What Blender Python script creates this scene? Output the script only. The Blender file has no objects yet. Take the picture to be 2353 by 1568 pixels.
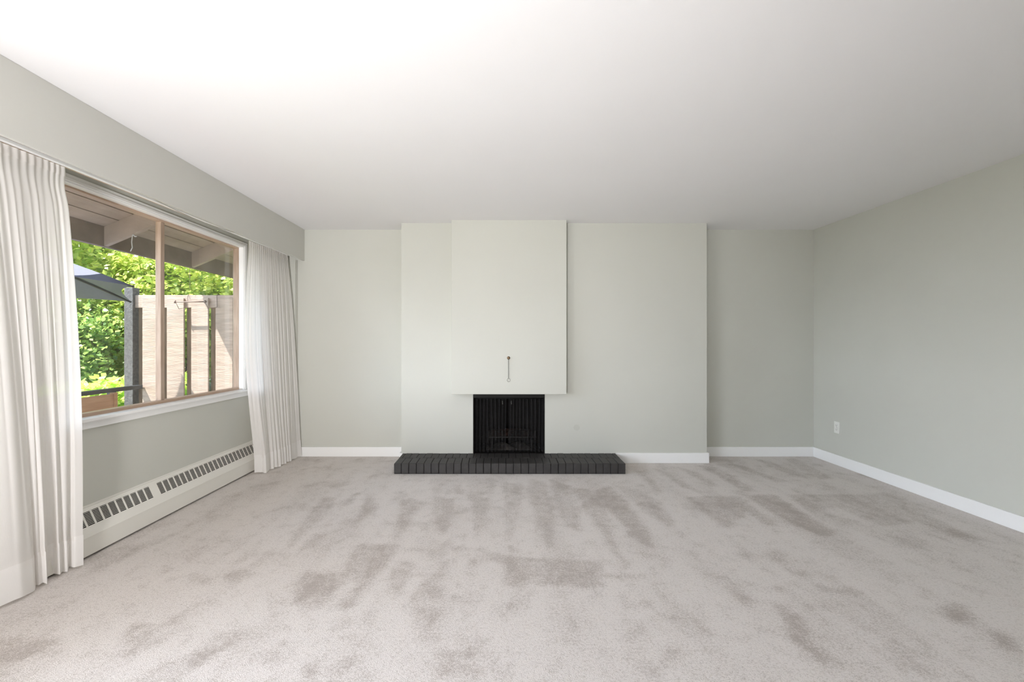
import bpy, bmesh, math, random
import numpy as np
from mathutils import Vector, Matrix

random.seed(7)
rng = np.random.default_rng(11)
S = bpy.context.scene
COL = S.collection
PI = math.pi

# ------------------------------------------------------------------ camera
EYE = 1.222
cam_d = bpy.data.cameras.new('camera')
cam_d.sensor_width = 36.0
cam_d.lens = 16.0
cam_d.shift_x = 26.5 / 2353
cam_d.shift_y = 4.0 / 2353
cam_d.clip_start = 0.05
cam_d.clip_end = 200
cam = bpy.data.objects.new('camera', cam_d)
COL.objects.link(cam)
cam.location = (0, 0, EYE)
cam.rotation_euler = (PI / 2, 0, 0)
S.camera = cam

# ------------------------------------------------------------------ world, sun, fill lamps, exposure
S.view_settings.view_transform = 'Standard'
S.view_settings.look = 'None'
S.view_settings.exposure = 0.0
S.view_settings.gamma = 1.0
S.view_settings.use_curve_mapping = False
S.cycles.max_bounces = 12
S.cycles.diffuse_bounces = 7
S.cycles.glossy_bounces = 4
S.cycles.transparent_max_bounces = 24
S.cycles.transmission_bounces = 8
S.cycles.use_denoising = True
S.cycles.sample_clamp_indirect = 8.0

W = bpy.data.worlds.new('sky')
S.world = W
W.use_nodes = True
wn = W.node_tree
wn.nodes.clear()
wo = wn.nodes.new('ShaderNodeOutputWorld')
wb = wn.nodes.new('ShaderNodeBackground')
wtc = wn.nodes.new('ShaderNodeTexCoord')
wsx = wn.nodes.new('ShaderNodeSeparateXYZ')
wr = wn.nodes.new('ShaderNodeValToRGB')
wr.color_ramp.elements[0].position = 0.0
wr.color_ramp.elements[0].color = (0.84, 0.89, 1.0, 1)
wr.color_ramp.elements[1].position = 0.8
wr.color_ramp.elements[1].color = (0.42, 0.66, 1.0, 1)
wn.links.new(wtc.outputs['Generated'], wsx.inputs[0])
wn.links.new(wsx.outputs[2], wr.inputs[0])
wn.links.new(wr.outputs[0], wb.inputs[0])
wb.inputs[1].default_value = 1.35
# bright patch added to the sky, out of view, to light the room
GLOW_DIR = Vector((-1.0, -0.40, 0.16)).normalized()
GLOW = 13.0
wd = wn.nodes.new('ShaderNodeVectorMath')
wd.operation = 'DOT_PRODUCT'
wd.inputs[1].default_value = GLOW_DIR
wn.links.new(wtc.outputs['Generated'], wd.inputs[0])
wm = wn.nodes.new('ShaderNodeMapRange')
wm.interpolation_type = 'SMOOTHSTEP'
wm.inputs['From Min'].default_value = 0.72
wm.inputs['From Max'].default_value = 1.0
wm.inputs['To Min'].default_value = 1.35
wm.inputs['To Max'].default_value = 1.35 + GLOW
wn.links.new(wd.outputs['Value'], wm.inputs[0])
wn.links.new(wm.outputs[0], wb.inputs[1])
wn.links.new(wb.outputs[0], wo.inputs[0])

SUN = Vector((-1.0, -0.6, 2.1)).normalized()
sd = bpy.data.lights.new('sun', 'SUN')
sd.energy = 16.5
sd.angle = math.radians(0.55)
sd.color = (1.0, 0.94, 0.89)
so = bpy.data.objects.new('sun', sd)
COL.objects.link(so)
so.rotation_euler = SUN.to_track_quat('Z', 'Y').to_euler()
so.location = (-6, -4, 9)


def area(name, loc, target, sx, sy, power, color):
    d = bpy.data.lights.new(name, 'AREA')
    d.shape = 'RECTANGLE'
    d.size = sx
    d.size_y = sy
    d.energy = power
    d.color = color
    o = bpy.data.objects.new(name, d)
    COL.objects.link(o)
    o.location = loc
    v = Vector(target) - Vector(loc)
    o.rotation_euler = v.to_track_quat('-Z', 'Y').to_euler()
    return o


# area lamp added outside the unseen patio door, standing in for daylight
# from the left, behind the camera
area('patio_door_fill', (-2.62, -0.2, 1.0), (0.0, 0.3, 2.2), 2.5, 1.9, 62, (1.0, 0.98, 1.01))
# unseen spot behind the camera, standing in for a flash bounced off the ceiling
fl_d = bpy.data.lights.new('flash_stand_in', 'SPOT')
fl_d.energy = 780
fl_d.spot_size = math.radians(96)
fl_d.spot_blend = 1.0
fl_d.shadow_soft_size = 0.30
fl_d.color = (1.0, 0.98, 0.985)
fl = bpy.data.objects.new('flash_stand_in', fl_d)
COL.objects.link(fl)
fl.location = (-0.95, -1.7, 0.60)
fl.rotation_euler = (Vector((-1.50, 3.0, 2.80)) - Vector(fl.location)).to_track_quat('-Z', 'Y').to_euler()


# ------------------------------------------------------------------ mesh helpers
class MB:
    def __init__(self):
        self.v = []
        self.f = []

    def quad(self, a, b, c, d):
        n = len(self.v)
        self.v += [tuple(a), tuple(b), tuple(c), tuple(d)]
        self.f.append((n, n + 1, n + 2, n + 3))

    def box(self, x0, x1, y0, y1, z0, z1):
        n = len(self.v)
        for z in (z0, z1):
            for y in (y0, y1):
                for x in (x0, x1):
                    self.v.append((x, y, z))
        for q in ((0, 2, 3, 1), (4, 5, 7, 6), (0, 1, 5, 4), (2, 6, 7, 3), (0, 4, 6, 2), (1, 3, 7, 5)):
            self.f.append(tuple(n + i for i in q))
        return n

    def prism(self, prof, y0, y1, axis='y', caps=True):
        """profile of (x,z) points swept along y (or (y,z) along x)"""
        n = len(self.v)
        k = len(prof)
        for t in (y0, y1):
            for p in prof:
                self.v.append((p[0], t, p[1]) if axis == 'y' else (t, p[0], p[1]))
        for i in range(k):
            j = (i + 1) % k
            self.f.append((n + i, n + j, n + k + j, n + k + i))
        if caps:
            self.f.append(tuple(n + i for i in range(k)))
            self.f.append(tuple(n + k + i for i in reversed(range(k))))

    def tube(self, pts, r, seg=8, closed=False, caps=True):
        pts = [Vector(p) for p in pts]
        n = len(self.v)
        m = len(pts)
        up = None
        rr = r if isinstance(r, (list, tuple)) else [r] * m
        for i, p in enumerate(pts):
            if closed:
                t = (pts[(i + 1) % m] - pts[i - 1]).normalized()
            else:
                t = (pts[min(i + 1, m - 1)] - pts[max(i - 1, 0)]).normalized()
            if up is None:
                up = Vector((0, 0, 1)) if abs(t.z) < .9 else Vector((1, 0, 0))
            a = t.cross(up).normalized()
            b = a.cross(t).normalized()
            up = b
            for s in range(seg):
                w = 2 * PI * s / seg
                self.v.append(tuple(p + (a * math.cos(w) + b * math.sin(w)) * rr[i]))
        for i in range(m if closed else m - 1):
            i2 = (i + 1) % m
            for s in range(seg):
                s2 = (s + 1) % seg
                self.f.append((n + i * seg + s, n + i * seg + s2, n + i2 * seg + s2, n + i2 * seg + s))
        if caps and not closed:
            self.f.append(tuple(n + s for s in reversed(range(seg))))
            self.f.append(tuple(n + (m - 1) * seg + s for s in range(seg)))

    def lathe(self, prof, o, axis, seg=24):
        """prof: (radius, along) ; axis unit vector"""
        axis = Vector(axis).normalized()
        a = axis.orthogonal().normalized()
        b = axis.cross(a)
        o = Vector(o)
        n = len(self.v)
        for (r, h) in prof:
            for s in range(seg):
                w = 2 * PI * s / seg
                self.v.append(tuple(o + axis * h + (a * math.cos(w) + b * math.sin(w)) * r))
        for i in range(len(prof) - 1):
            for s in range(seg):
                s2 = (s + 1) % seg
                self.f.append((n + i * seg + s, n + i * seg + s2, n + (i + 1) * seg + s2, n + (i + 1) * seg + s))
        self.f.append(tuple(n + s for s in reversed(range(seg))))
        self.f.append(tuple(n + (len(prof) - 1) * seg + s for s in range(seg)))

    def build(self, name, mat, parent=None, smooth=False, bevel=0.0, org=None, seg=2, fix=True):
        me = bpy.data.meshes.new(name)
        o = bpy.data.objects.new(name, me)
        COL.objects.link(o)
        v = self.v
        if org is None and parent is not None:
            org = parent.get('_w', None)
            wo_ = Vector(org) if org is not None else Vector((0, 0, 0))
            v = [tuple(Vector(p) - wo_) for p in v]
        elif org is not None:
            wo_ = Vector(org)
            v = [tuple(Vector(p) - wo_) for p in v]
            o.location = wo_
        me.from_pydata(v, [], self.f)
        if fix:
            bm = bmesh.new()
            bm.from_mesh(me)
            bmesh.ops.recalc_face_normals(bm, faces=bm.faces)
            bm.to_mesh(me)
            bm.free()
        me.materials.append(mat)
        if smooth:
            me.polygons.foreach_set('use_smooth', [True] * len(me.polygons))
        me.update()
        if bevel > 0:
            b = o.modifiers.new('bevel', 'BEVEL')
            b.width = bevel
            b.segments = seg
            b.limit_method = 'ANGLE'
            b.angle_limit = math.radians(40)
        if parent is not None:
            o.parent = parent
            o['_w'] = tuple(wo_)
        return o


def tag(o, label=None, cat=None, group=None, kind=None):
    if label:
        o['label'] = label
    if cat:
        o['category'] = cat
    if group:
        o['group'] = group
    if kind:
        o['kind'] = kind
    return o


def empty(name, loc):
    o = bpy.data.objects.new(name, None)
    COL.objects.link(o)
    o.location = loc
    o.empty_display_size = 0.1
    o['_w'] = tuple(loc)
    return o


# ------------------------------------------------------------------ materials
def mat(name, color, rough=0.6, spec=0.5, metallic=0.0, noise=0.0, nscale=8.0, ncolor=None, bump=0.0, bscale=200.0,
        stretch=(1, 1, 1)):
    m = bpy.data.materials.new(name)
    m.use_nodes = True
    nt = m.node_tree
    b = nt.nodes['Principled BSDF']
    b.inputs['Base Color'].default_value = (*color, 1)
    b.inputs['Roughness'].default_value = rough
    b.inputs['Specular IOR Level'].default_value = spec
    b.inputs['Metallic'].default_value = metallic
    tc = nt.nodes.new('ShaderNodeTexCoord')
    mp = nt.nodes.new('ShaderNodeMapping')
    mp.inputs['Scale'].default_value = stretch
    nt.links.new(tc.outputs['Object'], mp.inputs[0])
    if noise > 0:
        n = nt.nodes.new('ShaderNodeTexNoise')
        n.inputs['Scale'].default_value = nscale
        n.inputs['Detail'].default_value = 6
        nt.links.new(mp.outputs[0], n.inputs['Vector'])
        mx = nt.nodes.new('ShaderNodeMix')
        mx.data_type = 'RGBA'
        c2 = ncolor or tuple(max(0, c * (1 - noise)) for c in color)
        mx.inputs[6].default_value = (*color, 1)
        mx.inputs[7].default_value = (*c2, 1)
        mr = nt.nodes.new('ShaderNodeMapRange')
        mr.inputs['From Min'].default_value = 0.35
        mr.inputs['From Max'].default_value = 0.65
        nt.links.new(n.outputs['Fac'], mr.inputs[0])
        nt.links.new(mr.outputs[0], mx.inputs[0])
        nt.links.new(mx.outputs[2], b.inputs['Base Color'])
    if bump > 0:
        n2 = nt.nodes.new('ShaderNodeTexNoise')
        n2.inputs['Scale'].default_value = bscale
        n2.inputs['Detail'].default_value = 4
        nt.links.new(mp.outputs[0], n2.inputs['Vector'])
        bp = nt.nodes.new('ShaderNodeBump')
        bp.inputs['Strength'].default_value = bump
        bp.inputs['Distance'].default_value = 0.004
        nt.links.new(n2.outputs['Fac'], bp.inputs['Height'])
        nt.links.new(bp.outputs[0], b.inputs['Normal'])
    return m


M_wall = mat('sage_grey_wall_paint', (0.597, 0.600, 0.546), 0.75, 0.25, noise=0.03, nscale=1.2, bump=0.08, bscale=260)
M_ceil = mat('white_ceiling_paint', (0.84, 0.835, 0.84), 0.85, 0.2, noise=0.02, nscale=0.8, bump=0.06, bscale=180)
M_trim = mat('white_trim_paint', (0.88, 0.88, 0.87), 0.35, 0.4)
M_pelmet = mat('pelmet_paint', (0.605, 0.600, 0.555), 0.6, 0.3, noise=0.03, nscale=1.5, bump=0.05, bscale=200)
M_wood = mat('varnished_fir', (0.46, 0.32, 0.225), 0.4, 0.5, noise=0.25, nscale=9, ncolor=(0.53, 0.39, 0.29), stretch=(6, 0.6, 6))
M_woodv = mat('varnished_fir_upright', (0.38, 0.275, 0.20), 0.4, 0.5, noise=0.25, nscale=9, ncolor=(0.47, 0.36, 0.275), stretch=(6, 6, 0.6))
M_brick = mat('dark_grey_painted_brick', (0.042, 0.039, 0.038), 0.55, 0.4, noise=0.25, nscale=14, bump=0.35, bscale=90)
M_mortar = mat('dark_painted_mortar', (0.016, 0.015, 0.015), 0.8, 0.2, bump=0.3, bscale=120)
M_heater = mat('cream_enamel', (0.79, 0.775, 0.72), 0.38, 0.45)
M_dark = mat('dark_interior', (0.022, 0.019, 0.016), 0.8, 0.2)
M_black = mat('blackened_steel', (0.009, 0.009, 0.008), 0.6, 0.2)
M_soot = mat('sooty_firebrick', (0.016, 0.014, 0.013), 0.9, 0.1, noise=0.5, nscale=10, bump=0.4, bscale=60)
M_iron = mat('grate_iron', (0.07, 0.065, 0.062), 0.65, 0.4, noise=0.3, nscale=30)
M_char = mat('charred_log', (0.060, 0.030, 0.022), 0.9, 0.1, noise=0.6, nscale=14, ncolor=(0.02, 0.018, 0.017), bump=0.6, bscale=40)
M_ash = mat('pale_ash', (0.16, 0.145, 0.135), 0.95, 0.05, noise=0.5, nscale=25, bump=0.5, bscale=80)
M_brass = mat('aged_brass', (0.20, 0.13, 0.07), 0.35, 0.5, metallic=0.8, noise=0.4, nscale=60)
M_chain = mat('dull_chain_metal', (0.15, 0.15, 0.13), 0.5, 0.4, metallic=0.4)
M_ring = mat('pale_ring_metal', (0.20, 0.185, 0.155), 0.35, 0.5, metallic=0.5)
M_plate = mat('white_plastic', (0.80, 0.80, 0.76), 0.35, 0.5)
M_patch = mat('painted_round_cover', (0.535, 0.54, 0.485), 0.6, 0.3)
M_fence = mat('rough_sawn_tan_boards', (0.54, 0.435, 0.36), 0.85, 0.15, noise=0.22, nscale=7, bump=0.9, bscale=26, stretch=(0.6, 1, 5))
M_fence2 = mat('shaded_back_boards', (0.36, 0.28, 0.21), 0.85, 0.15, noise=0.3, nscale=8, bump=0.7, bscale=26, stretch=(3, 3, .6))  # darker, browner copy of the fence tone; shade put into the colour
M_soffit = mat('painted_soffit_boards', (0.52, 0.43, 0.35), 0.75, 0.2, noise=0.18, nscale=5, bump=0.2, bscale=60)
M_beam = mat('brown_painted_beam', (0.31, 0.245, 0.195), 0.75, 0.2, noise=0.2, nscale=6, bump=0.3, bscale=60)
M_rafter = mat('tan_painted_rafter', (0.52, 0.43, 0.35), 0.75, 0.2, noise=0.15, nscale=6, bump=0.3, bscale=60)
M_post = mat('charcoal_painted_post', (0.17, 0.165, 0.16), 0.7, 0.2, noise=0.35, nscale=40, bump=0.8, bscale=70)
M_rail = mat('black_metal_rail', (0.035, 0.04, 0.045), 0.4, 0.5)
M_cedar = mat('cedar_boards', (0.42, 0.23, 0.13), 0.6, 0.3, noise=0.35, nscale=7, ncolor=(0.50, 0.30, 0.18), stretch=(8, .6, 8))
M_umb = mat('slate_blue_canvas', (0.205, 0.22, 0.31), 0.8, 0.2, noise=0.06, nscale=30)
M_bark = mat('tree_bark', (0.10, 0.075, 0.055), 0.9, 0.1, noise=0.5, nscale=12, bump=0.6, bscale=30)
M_grass = mat('lawn', (0.15, 0.17, 0.08), 0.9, 0.1, noise=0.4, nscale=3, bump=0.5, bscale=40)
M_deck = mat('pale_deck', (0.56, 0.48, 0.41), 0.8, 0.2, noise=0.3, nscale=5, stretch=(1, 8, 1))  # tone raised so the unseen deck bounces sunlight up into the room
M_roof = mat('dark_shingles', (0.10, 0.09, 0.085), 0.9, 0.1, noise=0.4, nscale=10, bump=0.5, bscale=30)
M_string = mat('white_string', (0.8, 0.8, 0.78), 0.7, 0.2)
M_cord = mat('taupe_cord', (0.40, 0.38, 0.32), 0.7, 0.2)
M_wire = mat('rusty_wire', (0.20, 0.14, 0.11), 0.6, 0.4)


def leaf_mat(name, c1, c2, trans=0.5):
    m = bpy.data.materials.new(name)
    m.use_nodes = True
    nt = m.node_tree
    nt.nodes.clear()
    out = nt.nodes.new('ShaderNodeOutputMaterial')
    geo = nt.nodes.new('ShaderNodeNewGeometry')
    mx = nt.nodes.new('ShaderNodeMix')
    mx.data_type = 'RGBA'
    mx.inputs[6].default_value = (*c1, 1)
    mx.inputs[7].default_value = (*c2, 1)
    nt.links.new(geo.outputs['Random Per Island'], mx.inputs[0])
    d = nt.nodes.new('ShaderNodeBsdfDiffuse')
    t = nt.nodes.new('ShaderNodeBsdfTranslucent')
    g = nt.nodes.new('ShaderNodeBsdfGlossy')
    g.inputs['Roughness'].default_value = 0.35
    nt.links.new(mx.outputs[2], d.inputs[0])
    nt.links.new(mx.outputs[2], t.inputs[0])
    ms = nt.nodes.new('ShaderNodeMixShader')
    ms.inputs[0].default_value = trans
    nt.links.new(d.outputs[0], ms.inputs[1])
    nt.links.new(t.outputs[0], ms.inputs[2])
    m2 = nt.nodes.new('ShaderNodeMixShader')
    m2.inputs[0].default_value = 0.06
    nt.links.new(ms.outputs[0], m2.inputs[1])
    nt.links.new(g.outputs[0], m2.inputs[2])
    nt.links.new(m2.outputs[0], out.inputs[0])
    return m


M_leafA = leaf_mat('yellow_green_leaves', (0.90, 0.90, 0.27), (0.40, 0.58, 0.12))
M_leafB = leaf_mat('mid_green_leaves', (0.66, 0.80, 0.24), (0.16, 0.33, 0.09))
M_leafC = leaf_mat('blue_green_leaves', (0.60, 0.70, 0.42), (0.34, 0.48, 0.30))
M_leafD = leaf_mat('bright_hedge_leaves', (0.85, 0.92, 0.22), (0.50, 0.75, 0.14))


def glass_mat():
    m = bpy.data.materials.new('clear_window_glass')
    m.use_nodes = True
    nt = m.node_tree
    nt.nodes.clear()
    out = nt.nodes.new('ShaderNodeOutputMaterial')
    tr = nt.nodes.new('ShaderNodeBsdfTransparent')
    tr.inputs[0].default_value = (0.965, 0.975, 0.97, 1)
    gl = nt.nodes.new('ShaderNodeBsdfGlossy')
    gl.inputs['Roughness'].default_value = 0.0
    fr = nt.nodes.new('ShaderNodeFresnel')
    geo = nt.nodes.new('ShaderNodeNewGeometry')      # same reflectance on both faces of the pane
    ior = nt.nodes.new('ShaderNodeMapRange')
    ior.inputs['To Min'].default_value = 1.38
    ior.inputs['To Max'].default_value = 1 / 1.38
    nt.links.new(geo.outputs['Backfacing'], ior.inputs[0])
    nt.links.new(ior.outputs[0], fr.inputs[0])
    ms = nt.nodes.new('ShaderNodeMixShader')
    nt.links.new(fr.outputs[0], ms.inputs[0])
    nt.links.new(tr.outputs[0], ms.inputs[1])
    nt.links.new(gl.outputs[0], ms.inputs[2])
    nt.links.new(ms.outputs[0], out.inputs[0])
    return m


M_glass = glass_mat()


def fabric_mat(name, color, trans, alpha=0.0):
    m = bpy.data.materials.new(name)
    m.use_nodes = True
    nt = m.node_tree
    nt.nodes.clear()
    out = nt.nodes.new('ShaderNodeOutputMaterial')
    d = nt.nodes.new('ShaderNodeBsdfDiffuse')
    d.inputs[0].default_value = (*color, 1)
    t = nt.nodes.new('ShaderNodeBsdfTranslucent')
    t.inputs[0].default_value = (*color, 1)
    tc = nt.nodes.new('ShaderNodeTexCoord')
    n = nt.nodes.new('ShaderNodeTexNoise')
    n.inputs['Scale'].default_value = 350
    mp = nt.nodes.new('ShaderNodeMapping')
    mp.inputs['Scale'].default_value = (1, 1, 0.15)
    nt.links.new(tc.outputs['Object'], mp.inputs[0])
    nt.links.new(mp.outputs[0], n.inputs['Vector'])
    bp = nt.nodes.new('ShaderNodeBump')
    bp.inputs['Strength'].default_value = 0.15
    bp.inputs['Distance'].default_value = 0.002
    nt.links.new(n.outputs['Fac'], bp.inputs['Height'])
    nt.links.new(bp.outputs[0], d.inputs['Normal'])
    ms = nt.nodes.new('ShaderNodeMixShader')
    ms.inputs[0].default_value = trans
    nt.links.new(d.outputs[0], ms.inputs[1])
    nt.links.new(t.outputs[0], ms.inputs[2])
    last = ms
    if alpha > 0:
        tp = nt.nodes.new('ShaderNodeBsdfTransparent')
        m2 = nt.nodes.new('ShaderNodeMixShader')
        m2.inputs[0].default_value = alpha
        nt.links.new(ms.outputs[0], m2.inputs[1])
        nt.links.new(tp.outputs[0], m2.inputs[2])
        last = m2
    nt.links.new(last.outputs[0], out.inputs[0])
    return m


M_sheer = fabric_mat('white_linen_weave', (0.93, 0.905, 0.88), 0.38, 0.03)
M_hem = fabric_mat('white_linen_doubled', (0.94, 0.92, 0.90), 0.34)
M_mesh = fabric_mat('black_wire_mesh', (0.034, 0.033, 0.033), 0.1, 0.40)


def carpet_mat():
    m = bpy.data.materials.new('taupe_cut_pile_carpet')
    m.use_nodes = True
    nt = m.node_tree
    b = nt.nodes['Principled BSDF']
    b.inputs['Roughness'].default_value = 0.95
    b.inputs['Specular IOR Level'].default_value = 0.1
    b.inputs['Sheen Weight'].default_value = 0.15
    tc = nt.nodes.new('ShaderNodeTexCoord')
    at = nt.nodes.new('ShaderNodeAttribute')
    at.attribute_name = 'pile'

    def noise(scale, stretch, detail=4, rot=0.0):
        mp = nt.nodes.new('ShaderNodeMapping')
        mp.inputs['Scale'].default_value = stretch
        mp.inputs['Rotation'].default_value = (0, 0, rot)
        nt.links.new(tc.outputs['Object'], mp.inputs[0])
        n = nt.nodes.new('ShaderNodeTexNoise')
        n.inputs['Scale'].default_value = scale
        n.inputs['Detail'].default_value = detail
        nt.links.new(mp.outputs[0], n.inputs['Vector'])
        return n

    def rng_(src, a, c, lo=0.0, hi=1.0):
        r = nt.nodes.new('ShaderNodeMapRange')
        r.inputs['From Min'].default_value = a
        r.inputs['From Max'].default_value = c
        r.inputs['To Min'].default_value = lo
        r.inputs['To Max'].default_value = hi
        nt.links.new(src, r.inputs[0])
        return r.outputs[0]

    def math_(op, a, c):
        k = nt.nodes.new('ShaderNodeMath')
        k.operation = op
        for i, s in enumerate((a, c)):
            if isinstance(s, (int, float)):
                k.inputs[i].default_value = s
            else:
                nt.links.new(s, k.inputs[i])
        return k.outputs[0]

    streak = rng_(noise(2.6, (1.6, 0.45, 1), 3).outputs['Fac'], 0.44, 0.66, 0, 0.30)
    blots = rng_(noise(4.6, (1, 0.8, 1), 6).outputs['Fac'], 0.54, 0.68, 0, 0.36)
    mott = rng_(noise(15, (1, .8, 1), 4).outputs['Fac'], 0.50, 0.72, 0, 0.30)
    tufts = rng_(noise(85, (1, 1, 1), 3).outputs['Fac'], 0.3, 0.7, -0.34, 0.34)
    tufts2 = rng_(noise(230, (1, 1, 1), 2).outputs['Fac'], 0.3, 0.7, -0.42, 0.42)
    edge = rng_(noise(22, (1, 1, 1), 3).outputs['Fac'], 0.3, 0.7, 0.65, 1.35)
    t = math_('MULTIPLY', at.outputs['Fac'], edge)
    t = math_('ADD', t, streak)
    t = math_('ADD', t, blots)
    t = math_('ADD', t, mott)
    t = math_('ADD', t, tufts)
    t = math_('ADD', t, tufts2)
    mx = nt.nodes.new('ShaderNodeMix')
    mx.data_type = 'RGBA'
    mx.inputs[6].default_value = (0.715, 0.665, 0.635, 1)
    mx.inputs[7].default_value = (0.415, 0.365, 0.33, 1)
    nt.links.new(t, mx.inputs[0])
    nt.links.new(mx.outputs[2], b.inputs['Base Color'])
    bp = nt.nodes.new('ShaderNodeBump')
    bp.inputs['Strength'].default_value = 0.5
    bp.inputs['Distance'].default_value = 0.006
    nt.links.new(noise(230, (1, 1, 1), 3).outputs['Fac'], bp.inputs['Height'])
    nt.links.new(bp.outputs[0], b.inputs['Normal'])
    return m


M_carpet = carpet_mat()

# ------------------------------------------------------------------ room dimensions
CEIL = 2.439
XR = 3.371            # right wall
XL = -2.41            # window wall, inner face
YB = 4.897            # far wall of the alcoves
YC = 4.631            # chimney face
YF = -6.5             # wall behind the camera
CX0, CX1 = -1.009, 2.100
FX0, FX1, FZ = -0.279, 0.4516, 0.700     # fireplace opening
WY0, WY1, WZ0, WZ1 = 2.36, 4.251, 0.785, 2.111
DY0, DY1, DZ1 = -1.5, 1.15, 2.08         # unseen glazed door, added to let light in


# ------------------------------------------------------------------ carpet floor with vacuum marks
def floor_polys():
    """pile marks (world x, y) read off as outlines"""
    out = []

    def add(pts, ox, oy, s, a):
        w = []
        for (x, y) in pts:
            px = x / s + ox
            py = y / s + oy
            d = max(py - 788.0, 40)
            Y = 1046 * EYE / d
            w.append(((px - 1150) / 1046 * Y, Y))
        out.append((w, a))

    A = lambda pts, a=0.8: add(pts, 560, 1090, 3.096, a)
    B = lambda pts, a=0.8: add(pts, 1170, 1000, 1.989, a)
    C = lambda pts, a=0.8: add(pts, 0, 1000, 1.994, a)
    A([(560, 160), (660, 170), (620, 240), (500, 370), (400, 470), (265, 600), (310, 490), (420, 340)], .75)
    A([(830, 120), (780, 190), (700, 245), (760, 170)], .6)
    A([(880, 130), (960, 220), (860, 320), (755, 395), (800, 320), (850, 220)], .75)
    A([(1130, 180), (1290, 190), (1230, 280), (1170, 300), (1180, 370), (1060, 495), (1070, 380), (1110, 280)], .75)
    A([(1350, 150), (1510, 190), (1480, 300), (1440, 412), (1380, 415), (1350, 300)], .6)
    A([(1590, 160), (1770, 170), (1740, 270), (1700, 400), (1655, 500), (1635, 400), (1640, 280)], .6)
    A([(1840, 60), (1980, 70), (1970, 300), (1930, 400), (1885, 500), (1865, 350)], .55)
    A([(2010, 80), (2120, 60), (2200, 240), (2215, 400), (2180, 525), (2150, 515), (2100, 400)], .6)
    A([(1330, 30), (1570, 30), (1560, 140), (1340, 140)], .35)
    A([(1600, 30), (1790, 30), (1790, 150), (1600, 150)], .45)
    A([(820, 498), (1108, 498), (1050, 610), (940, 720), (860, 840), (740, 960), (640, 960), (800, 780), (700, 680), (770, 570)], .85)
    A([(430, 695), (775, 702), (620, 880), (560, 960), (400, 960), (355, 830)], .85)
    A([(1130, 528), (1300, 528), (1270, 560), (1120, 545)], .6)
    A([(1100, 600), (1230, 640), (1150, 790), (1100, 865), (1000, 850), (1050, 700)], .65)
    A([(1470, 515), (1760, 540), (1750, 556), (1500, 535)], .9)
    A([(1600, 570), (1845, 570), (1840, 625), (1700, 620)], .5)
    A([(1860, 580), (2100, 595), (2353, 612), (2353, 800), (1840, 770)], .7)
    A([(1870, 515), (1965, 535), (1960, 560), (1900, 550)], .7)
    A([(-100, 680), (100, 680), (40, 730), (-100, 770)], .6)
    A([(1440, 855), (1560, 880), (1680, 915), (1640, 945), (1500, 900)], .7)
    A([(1200, 850), (1330, 720), (1430, 600), (1490, 600), (1380, 760), (1230, 960), (1160, 960)], .55)
    A([(30, 280), (130, 300), (90, 320)], .6)
    B([(90, 200), (165, 215), (200, 330), (215, 400), (192, 520), (150, 430), (110, 330)], .6)
    B([(190, 200), (270, 235), (320, 340), (335, 440), (300, 440), (240, 380), (205, 290)], .65)
    B([(280, 240), (370, 250), (430, 330), (500, 520), (540, 605), (470, 540), (400, 420), (330, 320)], .75)
    B([(380, 260), (460, 230), (560, 330), (640, 440), (658, 525), (600, 490), (500, 390)], .8)
    B([(480, 230), (610, 250), (700, 320), (760, 400), (740, 425), (640, 370), (560, 300)], .55)
    B([(800, 283), (1050, 278), (1240, 420), (1180, 420), (1090, 350), (1000, 435), (930, 390)], .8)
    B([(1075, 278), (1215, 272), (1500, 450), (1440, 470), (1250, 380)], .85)
    B([(1270, 272), (1560, 272), (1850, 400), (1700, 420), (1500, 330), (1380, 360)], .6)
    B([(1580, 275), (1720, 262), (2150, 480), (2050, 480), (1800, 370)], .6)
    B([(560, 150), (620, 180), (720, 265), (650, 245)], .6)
    B([(650, 150), (730, 170), (840, 245), (800, 245)], .6)
    B([(760, 145), (850, 165), (970, 235), (920, 238)], .65)
    B([(860, 138), (950, 148), (1140, 262), (1080, 262)], .7)
    B([(985, 128), (1060, 138), (1270, 213), (1220, 218)], .75)
    B([(1115, 108), (1185, 118), (1360, 192), (1300, 194)], .7)
    B([(1250, 108), (1310, 108), (1490, 202), (1420, 204)], .65)
    B([(-20, 560), (430, 573), (412, 690), (330, 712), (200, 650), (-20, 700)], .75)
    B([(425, 630), (650, 642), (560, 664), (430, 655)], .7)
    B([(1010, 700), (1110, 745), (1110, 775), (1050, 760)], .9)
    B([(1200, 765), (1330, 820), (1400, 950), (1560, 1070), (1450, 1065), (1290, 920), (1240, 820)], .8)
    B([(500, 730), (610, 790), (560, 800), (510, 770)], .7)
    B([(255, 820), (310, 855), (280, 875)], .7)
    B([(700, 960), (790, 975), (770, 1050), (700, 1040)], .75)
    B([(1110, 870), (1220, 895), (1160, 920)], .8)
    B([(1280, 620), (1390, 630), (1330, 655)], .8)
    B([(1060, 665), (1150, 680), (1120, 700)], .8)
    B([(1200, 690), (1270, 690), (1250, 715)], .8)
    B([(1970, 780), (2080, 765), (2130, 830), (2020, 860)], .9)
    B([(2200, 890), (2330, 920), (2310, 990), (2220, 960)], .8)
    B([(840, 500), (920, 490), (880, 520)], .6)
    B([(1400, 690), (1620, 720), (1580, 740), (1420, 715)], .65)
    B([(1640, 680), (1750, 690), (1760, 710)], .6)
    B([(510, 910), (600, 880), (600, 920), (540, 970)], .6)
    B([(800, 830), (880, 850), (960, 920), (880, 910)], .65)
    C([(-40, 940), (300, 933), (200, 1000), (-40, 1070)], .7)
    C([(610, 850), (720, 880), (620, 965), (550, 955)], .75)
    C([(860, 640), (1000, 655), (900, 690)], .6)
    C([(1010, 650), (1110, 612), (1180, 625), (1060, 705)], .6)
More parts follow.
